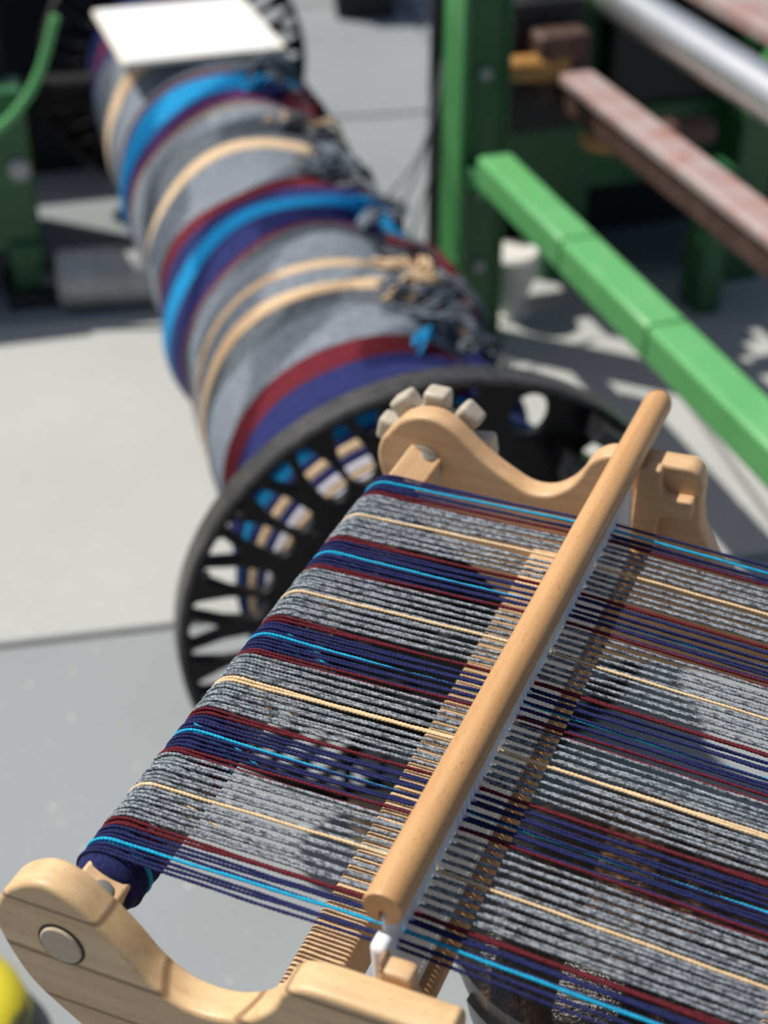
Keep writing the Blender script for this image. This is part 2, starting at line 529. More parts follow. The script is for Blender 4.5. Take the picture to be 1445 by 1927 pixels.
# yarn layers seen on the end of the winding, behind the flange holes
lay = [(.150, .166, 'white'), (.166, .171, 'cream'), (.171, .178, 'white'), (.178, .183, 'cream'), (.183, .190, 'white'), (.190, .198, 'navy'), (.198, .206, 'cream'), (.206, .213, 'navy'),
       (.213, .224, 'cyan'), (.224, .244, 'navy')]
def lay_r(r_, a):
    return r_ if r_ < .2135 else .213 + (r_ - .213) * flare(a)
def lay_s(r_): return .034 + (r_ - .150) * .98
for (r0, r1, c) in lay:
    vv, ff, n = [], [], 96
    for (r_, ds) in ((r0, .006), (r0, .0), (.5 * (r0 + r1), -.002), (r1, .0), (r1, .010)):
        for k in range(n):
            a = 2 * PI * k / n; q = lay_r(r_, a)
            vv.append((q * math.cos(a), lay_s(q) + ds, q * math.sin(a)))
    for i in range(4):
        for k in range(n):
            k2 = (k + 1) % n
            ff.append((i * n + k, (i + 1) * n + k, (i + 1) * n + k2, i * n + k2))
    MB().add(vv, ff).build('yarn_layer', D[c], beam, smooth=60).location = (0, 0, BZ)
# loose tufts and knots of yarn on the right flank
def tuft(s, deg, size, cols, n, seed):
    """a few twisted hanks of yarn hugging the winding, one mesh per colour"""
    rg = random.Random(seed)
    def pos(da, ds, h):
        a = R(deg) - da
        return Vector(((.199 + h) * math.cos(a), s + ds, (.199 + h) * math.sin(a)))
    for c in cols:
        mb = MB()
        per = max(4, n // len(cols))
        while per > 0:
            cnt = min(per, rg.randint(5, 9)); per -= cnt
            a_, d_ = rg.uniform(-.5, .3) * size / .2, rg.gauss(0, .35) * size
            da, dd = rg.uniform(.10, .22) * size / .2, rg.gauss(0, .12) * size
            h = rg.uniform(.006, .30 * size + .006)
            ctl = []
            for k in range(7):
                ctl.append((a_ + da * k, d_ + dd * k + rg.gauss(0, .10) * size, max(.001, h * math.sin(PI * (k + .4) / 7.2) + rg.gauss(0, .05) * size)))
            for q in range(cnt):
                oa, od, oh, ph = rg.gauss(0, .0055) / .2, rg.gauss(0, .0055), rg.uniform(0, .010), rg.uniform(0, 6)
                pts = [tuple(pos(x + oa, y + od + .004 * math.sin(ph + k), z + oh * (.6 + .4 * math.sin(ph + 1.3 * k)))) for k, (x, y, z) in enumerate(ctl)]
                mb.tube(catmull(pts, 3, False), rg.uniform(.0020, .0030), 6)
        mb.build('yarn_tuft', D[c], beam, smooth=60).location = (0, 0, BZ)
for i, (s, deg, sz, cols, n) in enumerate([
        (.40, 66, .105, ('grey', 'dark', 'grey', 'cream'), 84), (.43, 54, .10, ('dark', 'grey'), 60), (.29, 56, .05, ('navy', 'dark'), 24),
        (.535, 73, .042, ('cream',), 7), (.47, 62, .05, ('cream', 'grey'), 12), (.60, 52, .105, ('maroon', 'dark'), 60), (.52, 46, .07, ('maroon', 'dark'), 30),
        (.675, 66, .06, ('cyan', 'grey', 'navy'), 26), (.74, 62, .05, ('maroon', 'navy', 'cyan'), 24), (.88, 74, .07, ('grey', 'dark'), 34), (.895, 82, .035, ('cream',), 5),
        (.83, 64, .055, ('cream', 'grey'), 16), (.95, 62, .07, ('dark', 'grey'), 30), (1.09, 74, .075, ('dark', 'grey', 'cream'), 36), (1.20, 62, .07, ('maroon', 'dark'), 26),
        (1.23, 78, .05, ('cyan', 'navy'), 14), (1.34, 76, .09, ('dark', 'grey'), 40), (.265, 74, .03, ('cyan',), 6)]):
    tuft(s, deg, sz, cols, n, 100 + i)

# ------------------------------------------------------------------ white board lying on the yarn
bd = empty('clipboard', (-.372, 2.905, .512), R(-72))
tag(bd, 'white rectangular clipboard with a printed sheet lying on top of the warp beam yarn', 'clipboard')
def rrect(w, h, r, n=5):
    out = []
    for cx, cy, a0 in ((w / 2 - r, h / 2 - r, 0), (-w / 2 + r, h / 2 - r, 90), (-w / 2 + r, -h / 2 + r, 180), (w / 2 - r, -h / 2 + r, 270)):
        out += [(cx + r * math.cos(R(a0 + 90 * k / n)), cy + r * math.sin(R(a0 + 90 * k / n))) for k in range(n + 1)]
    return out
me = shape('board', [rrect(.345, .300, .012)], .009, .002); me.transform(Matrix.Rotation(-PI / 2, 4, 'X'))
M['board'] = simple('cream_edge_board', (0.80, 0.76, 0.66), (0.84, 0.80, 0.71), 0.5)
place('board', me, M['board'], bd)
m, nt, b = new_mat('printed_paper')
mp = coords(nt)
br = nt.nodes.new('ShaderNodeTexBrick')
br.inputs['Scale'].default_value = 14
br.inputs['Color1'].default_value = (0.80, 0.86, 0.90, 1); br.inputs['Color2'].default_value = (0.86, 0.90, 0.92, 1)
br.inputs['Mortar'].default_value = (0.90, 0.92, 0.93, 1); br.inputs['Mortar Size'].default_value = 0.09
nt.links.new(mp.outputs[0], br.inputs['Vector']); nt.links.new(br.outputs['Color'], b.inputs['Base Color'])
M['paper'] = m
me = shape('paper', [rrect(.318, .276, .004)], .0012); me.transform(Matrix.Rotation(-PI / 2, 4, 'X'))
o = place('paper', me, M['paper'], bd); o.location = (0, 0, .0053)

# ------------------------------------------------------------------ table loom (rigid heddle)
LAZ = R(-22.8)
LO = Vector((-.1324, .5072, .83))
FZ = .14                                          # loom foot below the warp reference height
loom = empty('rigid_heddle_loom', (LO.x, LO.y, LO.z - FZ), LAZ)
tag(loom, 'beech wood rigid heddle loom with curved side panels and square back beam', 'loom')
VN0, VN1, VF0, VF1 = -.040, -.022, .403, .421
front_half = [(.1895, .0260), (.1905, .0050), (.1955, -.0140), (.2150, -.0400), (.2600, -.0560), (.3100, -.0520), (.3550, -.0200), (.3850, .0120), (.4120, .0260), (.4400, .0180), (.4560, -.0080),
              (.4520, -.0500), (.4250, -.1050), (.3900, -.1400), (.3300, -.1400), (.2900, -.1250), (.2000, -.1200), (.1300, -.1300), (.0850, -.1200)]
near_prof = [(-.0345, .0040), (-.0272, .0210), (-.0156, .0317), (-.0039, .0360), (.0093, .0322), (.0216, .0222), (.0338, .0100), (.0457, -.0045), (.0584, -.0130), (.0717, -.0148), (.0851, -.0120),
             (.0986, -.0035), (.1085, .0089), (.1130, .0195), (.1202, .0255), (.1312, .0276), (.1500, .0280), (.1700, .0280), (.1830, .0280)] + front_half + \
            [(.0420, -.0880), (.0060, -.0572), (-.0163, -.0386), (-.0259, -.0243), (-.0325, -.0080)]
far_prof = [(-.0305, -.006), (-.0285, .0080), (-.0225, .0165), (-.0145, .0262), (-.0065, .0308), (.0010, .0330), (.0090, .0332), (.0170, .0308), (.0248, .0262), (.0325, .0195), (.0405, .0128), (.0485, .0072),
            (.0600, .0003), (.0760, -.0068), (.0900, -.0058), (.1013, .0015), (.1100, .0125), (.1160, .0250), (.1250, .0325), (.1340, .0345), (.1500, .0352), (.1700, .0362), (.1830, .0360)] + front_half + \
           [(.0480, -.0850), (.0075, -.0555), (-.0145, -.0372), (-.0255, -.0232)]
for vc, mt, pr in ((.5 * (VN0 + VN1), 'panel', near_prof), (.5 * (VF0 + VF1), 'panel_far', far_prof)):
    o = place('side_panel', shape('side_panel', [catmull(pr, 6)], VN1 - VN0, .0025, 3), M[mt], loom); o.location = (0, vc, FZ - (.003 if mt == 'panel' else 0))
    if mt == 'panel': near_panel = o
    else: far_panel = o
AX, AZ = .002, -.003                              # back beam axis
# round peg ends of the beams, let into the outside of the near panel
for (pu, pw) in ((AX, AZ), (.412, -.012)):
    o = MB().lathe([(.0108, .004), (.0108, -.0010), (.0100, -.0016)], 36, Matrix.Translation((pu, 0, pw + .003)) @ ROTY).build('peg_end', M['peg'], near_panel)
    o.location = (0, -.009, 0)
    o = MB().lathe([(.0122, .0), (.0122, -.0004), (.0108, -.0004)], 36, Matrix.Translation((pu, -.009, pw + .003)) @ ROTY, cap=False).build('peg_hole', M['void'], near_panel)
def beam_bar(name, u, w, tilt, half, mat):
    mb = MB().box(-half, half, VN1, VF0, -half, half, Matrix.Translation((u, 0, w + FZ)) @ Matrix.Rotation(R(tilt), 4, 'Y'))
    return mb.build(name, mat, loom, 30, .0022, 3)
bb = beam_bar('back_beam', AX, AZ, 20, .0118, M['beam'])
for v in (-.013, .398):
    T = Matrix.Translation((AX, v, AZ + FZ)) @ Matrix.Rotation(R(20), 4, 'Y') @ Matrix.Translation((.002, 0, .0118))
    MB().lathe([(.0052, 0), (.0052, .0008), (.0044, .0012)], 20, T).build('screw_plug', M['screw'], bb)
# round shoulder of the beam by each panel
for v0, v1 in ((VN1, VN1 + .004), (VF0 - .004, VF0)):
    MB().lathe([(.0145, v0), (.0145, v1)], 32, Matrix.Translation((AX, 0, AZ + FZ)) @ ROTY).build('washer', M['screw'], bb)
beam_bar('front_beam', .412, -.012, 0, .0118, M['beam'])
MB().box(.084, .110, VN1, VF0, -.082 + FZ, -.048 + FZ).build('cross_bar', M['beam'], loom, 30, .0025, 3)
MB().box(.300, .326, VN1, VF0, -.118 + FZ, -.084 + FZ).build('cross_bar', M['beam'], loom, 30, .0025, 3)
# heddle rest blocks on the inner faces
blk = catmull([(.1500, .0335), (.1520, .0365), (.1620, .0370), (.1650, .0345), (.1655, .0240), (.1690, .0190), (.1760, .0180), (.1850, .0185), (.1868, .0150), (.1865, .0070), (.1840, .0048),
               (.1720, .0042), (.1665, .0010), (.1655, -.0080), (.1655, -.0400), (.1500, -.0400)], 4)
bme = shape('heddle_block', [blk], .010, .0015)
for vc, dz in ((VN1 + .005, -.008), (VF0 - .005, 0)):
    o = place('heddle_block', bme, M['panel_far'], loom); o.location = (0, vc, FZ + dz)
# cream ratchet wheel outside the far panel
rw = MB().lathe([(.006, 0), (.028, 0), (.030, .002), (.030, .010), (.028, .012), (.006, .012)], 40, ROTY).build('ratchet_wheel', M['ratchet'], loom)
rw.location = (AX, VF1 + .004, AZ + FZ)
tooth = MB().box(.026, .0425, -.002, .014, -.0085, .0085).mesh('tooth', 30); tooth.materials.append(M['ratchet'])
for k in range(9):
    o = place('tooth', tooth, None, rw, .003, 3); o.rotation_euler = (0, -R(10 + 40 * k), 0)
# stand that carries the loom
st = empty('loom_stand', (LO.x, LO.y, 0), LAZ)
tag(st, 'pale wooden trestle stand carrying the loom', 'stand')
zt = LO.z - FZ
for v in (.5 * (VN0 + VN1), .5 * (VF0 + VF1)):
    MB().box(.346, .374, v - .009, v + .009, .03, zt - (.003 if v < 0 else 0)).build('leg', M['beam'], st, 30, .003)
    MB().box(.20, .52, v - .012, v + .012, 0, .03).build('foot', M['beam'], st, 30, .003)
MB().box(.350, .370, VN1 - .009, VF0 + .009, .30, .335).build('stretcher', M['beam'], st, 30, .003)

# ------------------------------------------------------------------ rigid heddle (reed between two dowels)
hd = empty('heddle', (LO.x, LO.y, LO.z - .05), LAZ)
tag(hd, 'white plastic reed hung under a thick wooden dowel across the striped warp', 'heddle')
HZ = .05
DU, DW, DR = .1445, .0452, .0094
dv0, dv1 = -.0045, .4665
dprof = [(.0002, dv0), (DR - .0018, dv0), (DR - .0006, dv0 + .0006), (DR, dv0 + .0025), (DR, dv1 - .006), (DR - .0012, dv1 - .0025), (DR - .004, dv1 - .0004), (.0002, dv1)]
# dowel with a slot cut in its underside: circle section with a notch
def slotted(ang_gap, depth_r, n=30):
    pts = []
    for k in range(n + 1):
        a = -PI / 2 + ang_gap + (2 * PI - 2 * ang_gap) * k / n
        pts.append((math.cos(a), math.sin(a)))
    x = math.sin(ang_gap)
    pts += [(-x, -depth_r), (x, -depth_r)]
    return pts
sec = slotted(R(10.5), .12)
mb = MB(); vv, ff = [], []
stations = [(dv0, .95), (dv0 + .0005, .985), (dv0 + .0014, 1.0), (dv1 - .010, 1.0), (dv1 - .005, .95), (dv1 - .0015, .80), (dv1, .55)]
ns = len(sec)
for (v, k) in stations:
    for (x, z) in sec:
        inner = abs(x) < .2 and z < 0
        vv.append((DU + DR * x * (k if not inner else 1), v, DW + HZ + DR * z * k))
for i in range(len(stations) - 1):
    for k in range(ns):
        k2 = (k + 1) % ns
        ff.append((i * ns + k, i * ns + k2, (i + 1) * ns + k2, (i + 1) * ns + k))
ff.append(tuple(reversed(range(ns)))); ff.append(tuple((len(stations) - 1) * ns + k for k in range(ns)))
mb.add(vv, ff)
mb.build('top_dowel', M['dowel'], hd, smooth=32)
LDU, LDW = .1512, -.0350
MB().lathe([(.0085, -.0195), (.0092, -.018), (.0092, .400), (.0085, .4015)], 32, Matrix.Translation((LDU, 0, LDW + HZ)) @ ROTY).build('bottom_dowel', M['dowel'], hd)
rv0, rv1 = -.0125, .3880
lean = (LDU - DU) / (LDW - DW)
def at_w(w): return DU + (w - DW) * lean
def slab_w(w0, w1, v0, v1, t):
    m_ = MB(); u0, u1 = at_w(w0), at_w(w1)
    return m_.add([(u0 - t, v0, w0 + HZ), (u0 + t, v0, w0 + HZ), (u0 + t, v1, w0 + HZ), (u0 - t, v1, w0 + HZ),
                   (u1 - t, v0, w1 + HZ), (u1 + t, v0, w1 + HZ), (u1 + t, v1, w1 + HZ), (u1 - t, v1, w1 + HZ)],
                  [(0, 3, 2, 1), (4, 5, 6, 7), (0, 1, 5, 4), (1, 2, 6, 5), (2, 3, 7, 6), (3, 0, 4, 7)])
slab_w(.0275, .0440, dv0 + .008, rv1, .0015).build('top_rail', M['reed'], hd, 30, .0008)
slab_w(.0270, .0350, dv0 + .004, rv1, .0032).build('top_rail', M['reed'], hd, 30, .0012)
slab_w(-.0340, -.0210, rv0, rv1, .0022).build('bottom_rail', M['reed'], hd, 30, .0008)
ep = slab_w(-.022, .031, rv0 - .001, rv0 + .011, .0040).build('end_plate', M['reed'], hd, 30, .0030, 4)
ep = slab_w(-.022, .028, rv1 - .011, rv1, .0026).build('end_plate', M['reed'], hd, 30, .001)
TS = .00285; TV0 = .0020
slat = slab_w(-.022, .028, -.0006, .0006, .0022).mesh('reed_slat', 30); slat.materials.append(M['reed'])
k = 0
while TV0 - TS * 1.5 + k * TS < rv1 - .012:
    v = TV0 - TS * 1.5 + k * TS
    k += 1
    if v < rv0 + .009: continue
    o = place('reed_slat', slat, None, hd); o.location = (0, v, 0)

# ------------------------------------------------------------------ the striped warp, thread by thread
seq = ['navy'] * 3 + ['cyan'] + ['navy'] * 3 + ['maroon'] * 2
creams = [1, 2, 1, 1]
for g in range(4):
    seq += ['grey'] * 8 + ['cream'] * creams[g] + ['grey'] * (9 - creams[g]) 
    if g < 3: seq += ['maroon'] * 2 + ['navy'] * 4 + ['cyan'] + ['navy'] * 4 + ['maroon'] * 2
seq += ['maroon'] * 2 + ['navy'] * 3 + ['cyan'] + ['navy'] * 3
NT = len(seq)
warp = empty('striped_warp', (LO.x, LO.y, LO.z - .05), LAZ)
tag(warp, 'striped warp of grey, navy, maroon, cream and cyan threads stretched across the loom', 'warp')
WZ = .05
RR = .0176
def thread_path(rg, kind):
    r_ = RR + rg.uniform(-.0003, .0006)
    cx_, cz_ = AX, AZ
    wr = .0165 + (.0012 if kind else -.0012) + rg.uniform(-.0008, .0008)      # height at the reed
    ur = at_w(wr)
    # tangent from the reed point to the top of the roll
    dx, dz = ur - cx_, wr - cz_
    dist = math.hypot(dx, dz); base = math.atan2(dz, dx); ta = base + math.acos(r_ / dist)
    pts = []
    start = ta + R(290)
    n = 150
    for i in range(n + 1):
        a = start + (ta - start) * i / n
        rr = r_ - .0012 * max(0, 1 - i / 55)
        pts.append((cx_ + rr * math.cos(a), cz_ + rr * math.sin(a)))
    p0 = pts[-1]
    sag = rg.uniform(0, .0010)
    n = 210
    for i in range(1, n + 1):
        t = i / n
        pts.append((p0[0] + (ur - p0[0]) * t, p0[1] + (wr - p0[1]) * t - sag * 4 * t * (1 - t)))
    # on to the front beam
    fx, fz, fr = .412, -.012, .0150
    dx, dz = ur - fx, wr - fz
    dist = math.hypot(dx, dz); base = math.atan2(dz, dx); tb = base - math.acos(fr / dist)
    q1 = (fx + fr * math.cos(tb), fz + fr * math.sin(tb))
    n = 330
    sag = rg.uniform(0, .0014)
    for i in range(1, n + 1):
        t = i / n
        pts.append((ur + (q1[0] - ur) * t, wr + (q1[1] - wr) * t - sag * 4 * t * (1 - t)))
    for i in range(1, 25):
        a = tb - R(250) * i / 24
        pts.append((fx + fr * math.cos(a), fz + fr * math.sin(a)))
    return pts
def thread_mesh(rg, kind, rbase, ply=0.20):
    pts = thread_path(rg, kind)
    NS = 8
    vv, ff = [], []
    L, ph = 0.0, rg.uniform(0, PI)
    dv, pdv = 0.0, rg.uniform(0, 6)
    for i, p in enumerate(pts):
        a, b_ = pts[max(i - 1, 0)], pts[min(i + 1, len(pts) - 1)]
        tx, tz = b_[0] - a[0], b_[1] - a[1]
        ln = math.hypot(tx, tz) or 1e-9
        tx, tz = tx / ln, tz / ln
        nx, nz = -tz, tx
        if i: L += math.hypot(p[0] - pts[i - 1][0], p[1] - pts[i - 1][1])
        dv = .00022 * math.sin(L * 40 + pdv) + .00012 * math.sin(L * 130 + 2 * pdv)
        rb = rbase * (1 + .07 * math.sin(L * 300 + pdv) + .05 * math.sin(L * 770 + 3 * pdv))
        tw = ph + L / .0023 * PI
        for k in range(NS):
            an = 2 * PI * k / NS
            rr = rb * (1 + ply * math.cos(2 * (an - tw)))
            o1, o2 = rr * math.cos(an), rr * math.sin(an)
            vv.append((p[0] + nx * o1, o2 + dv, p[1] + nz * o1 + WZ))
    n = len(pts)
    for i in range(n - 1):
        for k in range(NS):
            k2 = (k + 1) % NS
            ff.append((i * NS + k, (i + 1) * NS + k, (i + 1) * NS + k2, i * NS + k2))
    mb_ = MB(); mb_.add(vv, ff)
    me_ = mb_.mesh('warp_thread', 80)
    return me_
variants = {}
for c, rb in (('grey', .00088), ('navy', .00080), ('maroon', .00086), ('cream', .00088), ('cyan', .00084)):
    for kind in (0, 1):
        lst = []
        for q in range(6 if c == 'grey' else 3 if c == 'navy' else 2):
            me = thread_mesh(rng, kind, rb)
            me.materials.append(Y[c]); lst.append(me)
        variants[c, kind] = lst
for i, c in enumerate(seq):
    lst = variants[c, i % 2]
    o = place(c + '_thread', lst[rng.randrange(len(lst))], None, warp)
    o.location = (0, TV0 + TS * i + rng.uniform(-.00028, .00028), 0)
# wound layers under the top threads on the back beam: one ridged band per stripe
i = 0
while i < NT:
    j = i
    while j + 1 < NT and seq[j + 1] == seq[i]: j += 1
    v0, v1 = TV0 + TS * (i - .5), TV0 + TS * (j + .5)
    nr = max(2, (j - i + 1) * 2)
    pf = [(.011, v0)]
    for q in range(2 * nr + 1):
        pf.append((RR - .0007 + (.0005 if q % 2 else -.0004) , v0 + (v1 - v0) * q / (2 * nr)))
    pf.append((.011, v1))
    if i == 0: pf = [(.012, v0 - .006), (.0145, v0 - .005), (.0165, v0 - .002)] + pf[1:]
    MB().lathe(pf, 48, Matrix.Translation((AX, 0, AZ + WZ)) @ ROTY, cap=False).build('wound_layer', Y[seq[i]], warp, smooth=70)
    i = j + 1
# a few crossing strands and stray ends below the top layer
def stray(c, pts, r_):
    MB().tube(catmull(pts, 6, False), r_, 6).build('loose_' + c + '_strand', Y[c], warp, smooth=60)
stray('cyan', [(-.006, .187, .0628), (.010, .184, .0633), (.030, .176, .0598), (.048, .168, .0558)], .0007)
stray('cyan', [(-.004, .186, .0618), (.020, .183, .0603), (.040, .174, .0568)], .0006)
stray('cyan', [(-.004, .098, .0638), (.018, .094, .0623), (.040, .087, .0578)], .0007)
stray('cream', [(.002, .141, .0638), (.024, .134, .0613), (.042, .129, .0568)], .0007)
stray('cream', [(-.004, .052, .0633), (.020, .047, .0613), (.040, .043, .0568)], .0007)

# ------------------------------------------------------------------ dark glossy pedestal under the warp
m, nt, b = new_mat('dark_streaked_wood')
mp = coords(nt, (1, 1, 0.10))
n = noise(nt, mp.outputs[0], 120, 4, 0.65)
n2 = noise(nt, coords(nt).outputs[0], 11, 2)
r = ramp(nt, [(0.40, (0.006, 0.006, 0.007)), (0.58, (0.022, 0.015, 0.011)), (0.72, (0.16, 0.085, 0.035)), (0.85, (0.36, 0.23, 0.10))])
mm = nt.nodes.new('ShaderNodeMath'); mm.operation = 'MULTIPLY_ADD'
nt.links.new(n2.outputs['Fac'], mm.inputs[0]); mm.inputs[1].default_value = 0.55
sub = nt.nodes.new('ShaderNodeMath'); sub.operation = 'MULTIPLY_ADD'; sub.inputs[1].default_value = 0.75; sub.inputs[2].default_value = -0.10
nt.links.new(n.outputs['Fac'], sub.inputs[0]); nt.links.new(sub.outputs[0], mm.inputs[2])
nt.links.new(mm.outputs[0], r.inputs[0]); nt.links.new(r.outputs[0], b.inputs['Base Color'])
b.inputs['Roughness'].default_value = 0.28
bump(nt, b, n.outputs['Fac'], 0.5, 0.003)
M['streak'] = m
pd = empty('wooden_pedestal', (.255, .640, 0))
tag(pd, 'dark streaked wooden pedestal with black glossy front and bolt, under the striped warp', 'pedestal')
tilt = Matrix.Rotation(R(-10), 4, 'Y')
mb = MB().lathe([(.10, .0), (.125, .005), (.128, .03), (.10, .05), (.078, .12), (.074, .30), (.080, .48), (.093, .60), (.100, .655), (.099, .672), (.090, .680), (.05, .683)], 56, tilt)
for q, p in enumerate(mb.v):
    if p[2] < .06: mb.v[q] = (p[0], p[1], max(p[2], 0.0) if abs(p[2]) > .02 else max(p[2], 0))
mb.build('body', M['streak'], pd, smooth=40)
fr = MB()
prof2 = [(.079, .40), (.086, .46), (.097, .575), (.1035, .640), (.1035, .655), (.099, .660)]
fr.lathe(prof2, 30, tilt, a0=R(205), a1=R(330), cap=False)
fr.build('front_plate', M['gloss'], pd, smooth=40)
T = tilt @ Matrix.Translation((.02, -.096, .600)) @ Matrix.Rotation(PI / 2, 4, 'X')
bo = MB().lathe([(.016, -.006), (.016, .003), (.013, .006), (.010, .005), (.009, .002), (.001, .002)], 28, T).build('bolt', M['gloss'], pd, smooth=40)

# ------------------------------------------------------------------ timber block on the ground behind the flange foot
tb = MB().box(-.075, .075, -.05, .05, 0, .09).build('timber_block', wood('rough_timber', (0.52, 0.38, 0.24), (0.42, 0.29, 0.17), 0, rough=.8), None, 30, .004)
tb.location = (.045, 1.29, 0); tb.rotation_euler = (0, 0, R(15))
tag(tb, 'rough timber chock on the concrete in front of the black flange', 'block')

# ------------------------------------------------------------------ green power loom on the right
MA = R(17.7)
gm = empty('power_loom', (.134, 2.603, 0), MA)     # local +y runs away along the machine, +x to the right
tag(gm, 'green painted power loom with rusty flat bar, steel roller and tall corner post', 'machine')
def part(name, mat, x0, x1, y0, y1, z0, z1, bev=.004, parent=None):
    return MB().box(x0, x1, y0, y1, z0, z1).build(name, mat, parent or gm, 30, bev)
po = part('post', M['green'], 0, .012, 0, .10, 0, .70)
part('post_web', M['green_dk'], .011, .084, .012, .030, 0, .70, .002)  # front face away from the sun: its shade is in the darker green
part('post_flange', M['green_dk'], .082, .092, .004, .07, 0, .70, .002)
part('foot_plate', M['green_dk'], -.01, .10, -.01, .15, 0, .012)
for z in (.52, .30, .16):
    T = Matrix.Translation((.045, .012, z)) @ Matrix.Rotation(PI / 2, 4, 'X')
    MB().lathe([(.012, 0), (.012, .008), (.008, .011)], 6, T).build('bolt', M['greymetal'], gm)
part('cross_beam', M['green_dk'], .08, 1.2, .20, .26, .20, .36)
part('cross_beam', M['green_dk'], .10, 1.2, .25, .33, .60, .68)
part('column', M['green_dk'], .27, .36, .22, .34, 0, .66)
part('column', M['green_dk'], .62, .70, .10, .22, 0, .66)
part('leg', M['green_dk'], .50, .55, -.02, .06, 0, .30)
part('void_panel', M['void'], .10, 1.2, .42, .46, 0, .70)  # black sheet put in for the unlit void inside the machine
part('black_box', M['void'], .36, .60, .16, .42, .38, .56)
part('black_box', M['void'], .12, .28, .12, .42, .36, .60)
# diagonal braces
for (a, c) in (((.60, .08, .36), (.70, .08, .62)), ((.74, .06, .36), (.68, .06, .62))):
    a, c = Vector(a), Vector(c)
    T = Matrix.Translation(a) @ (c - a).to_track_quat('Z', 'Y').to_matrix().to_4x4()
    MB().box(-.018, .018, -.008, .008, 0, (c - a).length, T).build('brace', M['green'], gm, 30, .003)
# long light green guard rail: runs towards the viewer, three lengths with joints
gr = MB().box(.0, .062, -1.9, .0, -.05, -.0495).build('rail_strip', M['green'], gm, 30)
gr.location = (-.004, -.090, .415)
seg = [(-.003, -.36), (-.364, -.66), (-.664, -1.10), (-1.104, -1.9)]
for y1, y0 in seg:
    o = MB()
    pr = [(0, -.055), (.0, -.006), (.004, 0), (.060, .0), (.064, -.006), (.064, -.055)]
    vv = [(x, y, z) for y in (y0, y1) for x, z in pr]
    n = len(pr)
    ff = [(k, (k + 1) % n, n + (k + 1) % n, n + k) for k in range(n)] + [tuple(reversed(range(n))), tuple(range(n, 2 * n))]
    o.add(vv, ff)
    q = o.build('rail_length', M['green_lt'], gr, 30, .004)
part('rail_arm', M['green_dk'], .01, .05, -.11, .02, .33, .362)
# rusty flat bar on dark rail
def along(name, mat, x, y0, y1, z, w, h, bev=.006):
    return MB().box(x, x + w, y0, y1, z - h, z).build(name, mat, gm, 30, bev)
along('rusty_bar', M['rust'], .195, -1.6, .05, .50, .064, .022)
along('rusty_rail', M['rust_dk'], .203, -1.6, .05, .475, .052, .045)
part('bar_end_block', M['rust_dk'], .165, .265, .05, .15, .44, .56, .01)
# wooden picker noses
def nose(loc, rz):
    pf = [(.002, -.055), (.014, -.048), (.024, -.030), (.029, -.005), (.031, .03), (.030, .075), (.026, .085)]
    T = Matrix.Rotation(PI / 2, 4, 'Y')
    o = MB().lathe(pf, 28, T).build('wooden_nose', M['oldwood'], gm, 40)
    o.location = loc; o.rotation_euler = (0, 0, rz); o.scale = (1, .85, .8)
nose((.140, .075, .500), R(-12))
nose((.262, -.055, .400), R(-12))
part('nose_bracket', M['rust_dk'], .33, .46, -.08, -.03, .38, .42, .006)
# polished roller and its upper neighbour
MB().lathe([(.028, -1.6), (.039, -1.59), (.039, .30), (.028, .31)], 48, ROTY).build('steel_roller', M['steel'], gm).location = (.347, .0, .590)
along('rust_top_bar', M['rust'], .46, -1.6, .30, .62, .10, .03)
# curved green casting at the top
MB().tube(catmull([(.20, .20, .70), (.19, .18, .64), (.22, .17, .59), (.27, .17, .57), (.32, .18, .60)], 5, False), .016, 10).build('curved_casting', M['green'], gm)

# ------------------------------------------------------------------ things on the ground by the power loom
cn = empty('plastic_cone', (.248, 2.735, 0))
tag(cn, 'upside down white plastic cone standing beside the green post', 'cone')
MB().lathe([(.018, 0), (.022, .004), (.026, .03), (.050, .105), (.052, .135), (.046, .142), (.040, .138)], 32).build('body', M['white'], cn)
MB().lathe([(.026, 0), (.030, .002), (.030, .010), (.026, .013)], 28).build('foot_ring', M['white'], cn)
cb = empty('hanging_cable', (.11, 2.72, 0))
tag(cb, 'thin grey cables looping from the green post down to the concrete', 'cable')
for pts in ([(.0, .06, .50), (-.03, -.05, .40), (-.075, -.13, .345), (-.14, -.22, .32), (-.20, -.30, .33)],
            [(.0, .04, .46), (-.025, -.06, .33), (-.06, -.14, .24), (-.09, -.20, .12), (-.14, -.24, .003), (-.2, -.2, .003)],
            [(.0, .05, .48), (-.035, -.04, .37), (-.07, -.10, .30), (-.12, -.18, .27), (-.18, -.28, .28)]):
    MB().tube(catmull(pts, 6, False), .0028, 6).build('strand', M['cable'], cb)

# ------------------------------------------------------------------ green machine end on the left
gl = empty('machine_end_frame', (-.72, 2.82, 0), R(15))
tag(gl, 'dark green machine end frame behind the far flange of the warp beam', 'machine')
def lp(name, mat, x0, x1, y0, y1, z0, z1, bev=.006):
    return MB().box(x0, x1, y0, y1, z0, z1).build(name, mat, gl, 30, bev)
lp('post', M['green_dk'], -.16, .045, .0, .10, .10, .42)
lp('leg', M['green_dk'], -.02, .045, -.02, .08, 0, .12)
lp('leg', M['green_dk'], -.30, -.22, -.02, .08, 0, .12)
lp('foot', M['void'], -.04, .07, -.06, .10, 0, .03)
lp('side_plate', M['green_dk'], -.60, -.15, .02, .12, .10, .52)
lp('upper_beam', M['void'], -.50, .02, .12, .30, .36, .60)

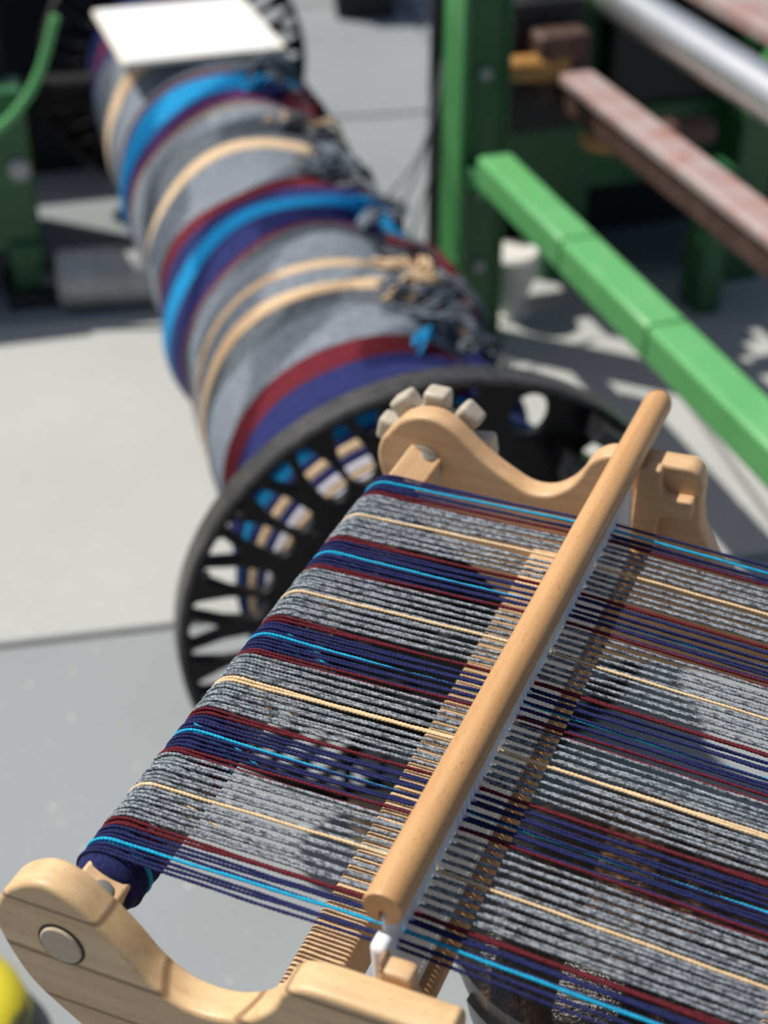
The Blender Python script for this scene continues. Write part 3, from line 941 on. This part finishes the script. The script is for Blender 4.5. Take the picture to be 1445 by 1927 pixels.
MB().lathe([(.032, .06), (.036, .064), (.036, .30), (.032, .304)], 32, Matrix.Translation((0, 0, .0)) @ Matrix.Rotation(PI / 2, 4, 'Y')).build('axle_bearing', M['iron'], gl).location = (0, .25, .33)
MB().tube(catmull([(-.10, -.02, .36), (-.03, -.03, .355), (.03, -.03, .395), (.08, -.02, .46), (.12, -.02, .56)], 5, False), .009, 10).build('lever', M['green_lt'], gl)
lp('dark_machine_body', M['void'], -.60, .02, .32, .44, .10, .50)  # added dark box; also throws shade on the ground near the flange
lp('dark_backing', M['void'], -.55, .36, .66, .74, .0, .46)  # added dark box so that the flange holes look dark
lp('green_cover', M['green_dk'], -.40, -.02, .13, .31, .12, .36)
for (x, z, r_) in ((.02, .27, .022), (-.06, .16, .016), (-.10, .30, .014)):
    MB().lathe([(r_, 0), (r_, .012), (r_ * .7, .018)], 20, Matrix.Translation((x, 0, z)) @ Matrix.Rotation(PI / 2, 4, 'X')).build('cap', M['greymetal'], gl)
pp = empty('grey_roll', (-.545, 2.80, 0), R(8))
tag(pp, 'short grey metal roll lying on the concrete beside the green machine end', 'roll')
TX = Matrix.Translation((0, 0, .058)) @ Matrix.Rotation(PI / 2, 4, 'Y')
MB().lathe([(.050, -.10), (.058, -.095), (.058, .115), (.050, .12)], 36, TX).build('body', M['greymetal'], pp)
MB().lathe([(.018, -.13), (.018, .15)], 20, TX).build('shaft', M['rim'], pp)

# ------------------------------------------------------------------ far background
bx = empty('equipment_case', (-.06, 4.80, 0), R(4))
tag(bx, 'black equipment case standing on the concrete behind the warp beam', 'case')
MB().box(-.09, .09, -.07, .25, 0, .22).build('body', M['void'], bx, 30, .01)
MB().box(-.10, .10, -.085, .26, .20, .24).build('lid', M['void'], bx, 30, .008)
MB().box(-.02, .02, -.085, -.075, .09, .12).build('latch', M['greymetal'], bx, 30, .002)

# ------------------------------------------------------------------ yellow bag in the near corner
m, nt, b = new_mat('yellow_printed_cloth')
mp = coords(nt)
n = noise(nt, mp.outputs[0], 13, 2, 0.5, 0.4)
r = ramp(nt, [(0.56, (0.78, 0.66, 0.035)), (0.64, (0.20, 0.19, 0.06))])
nt.links.new(n.outputs['Fac'], r.inputs[0]); nt.links.new(r.outputs[0], b.inputs['Base Color'])
b.inputs['Roughness'].default_value = 0.6
M['yellow'] = m
yb = empty('yellow_bag', (-.50, 1.02, 0))
tag(yb, 'bright yellow bag with dark print lying on the concrete', 'bag')
mb = MB().lathe([(.08, 0), (.115, .006), (.128, .022), (.124, .042), (.100, .060), (.060, .068), (.02, .070)], 48)
mb.v = [(x * (1 + .05 * math.sin(3 * math.atan2(y, x))), y * 1.05, z * (1 + .12 * math.sin(9 * x) * math.cos(14 * y))) for x, y, z in mb.v]
mb.build('body', M['yellow'], yb, smooth=60)
MB().tube(catmull([(-.06, .02, .064), (-.03, .06, .095), (.03, .06, .098), (.06, .02, .066)], 6, False), .006, 8).build('handle', M['yellow'], yb)
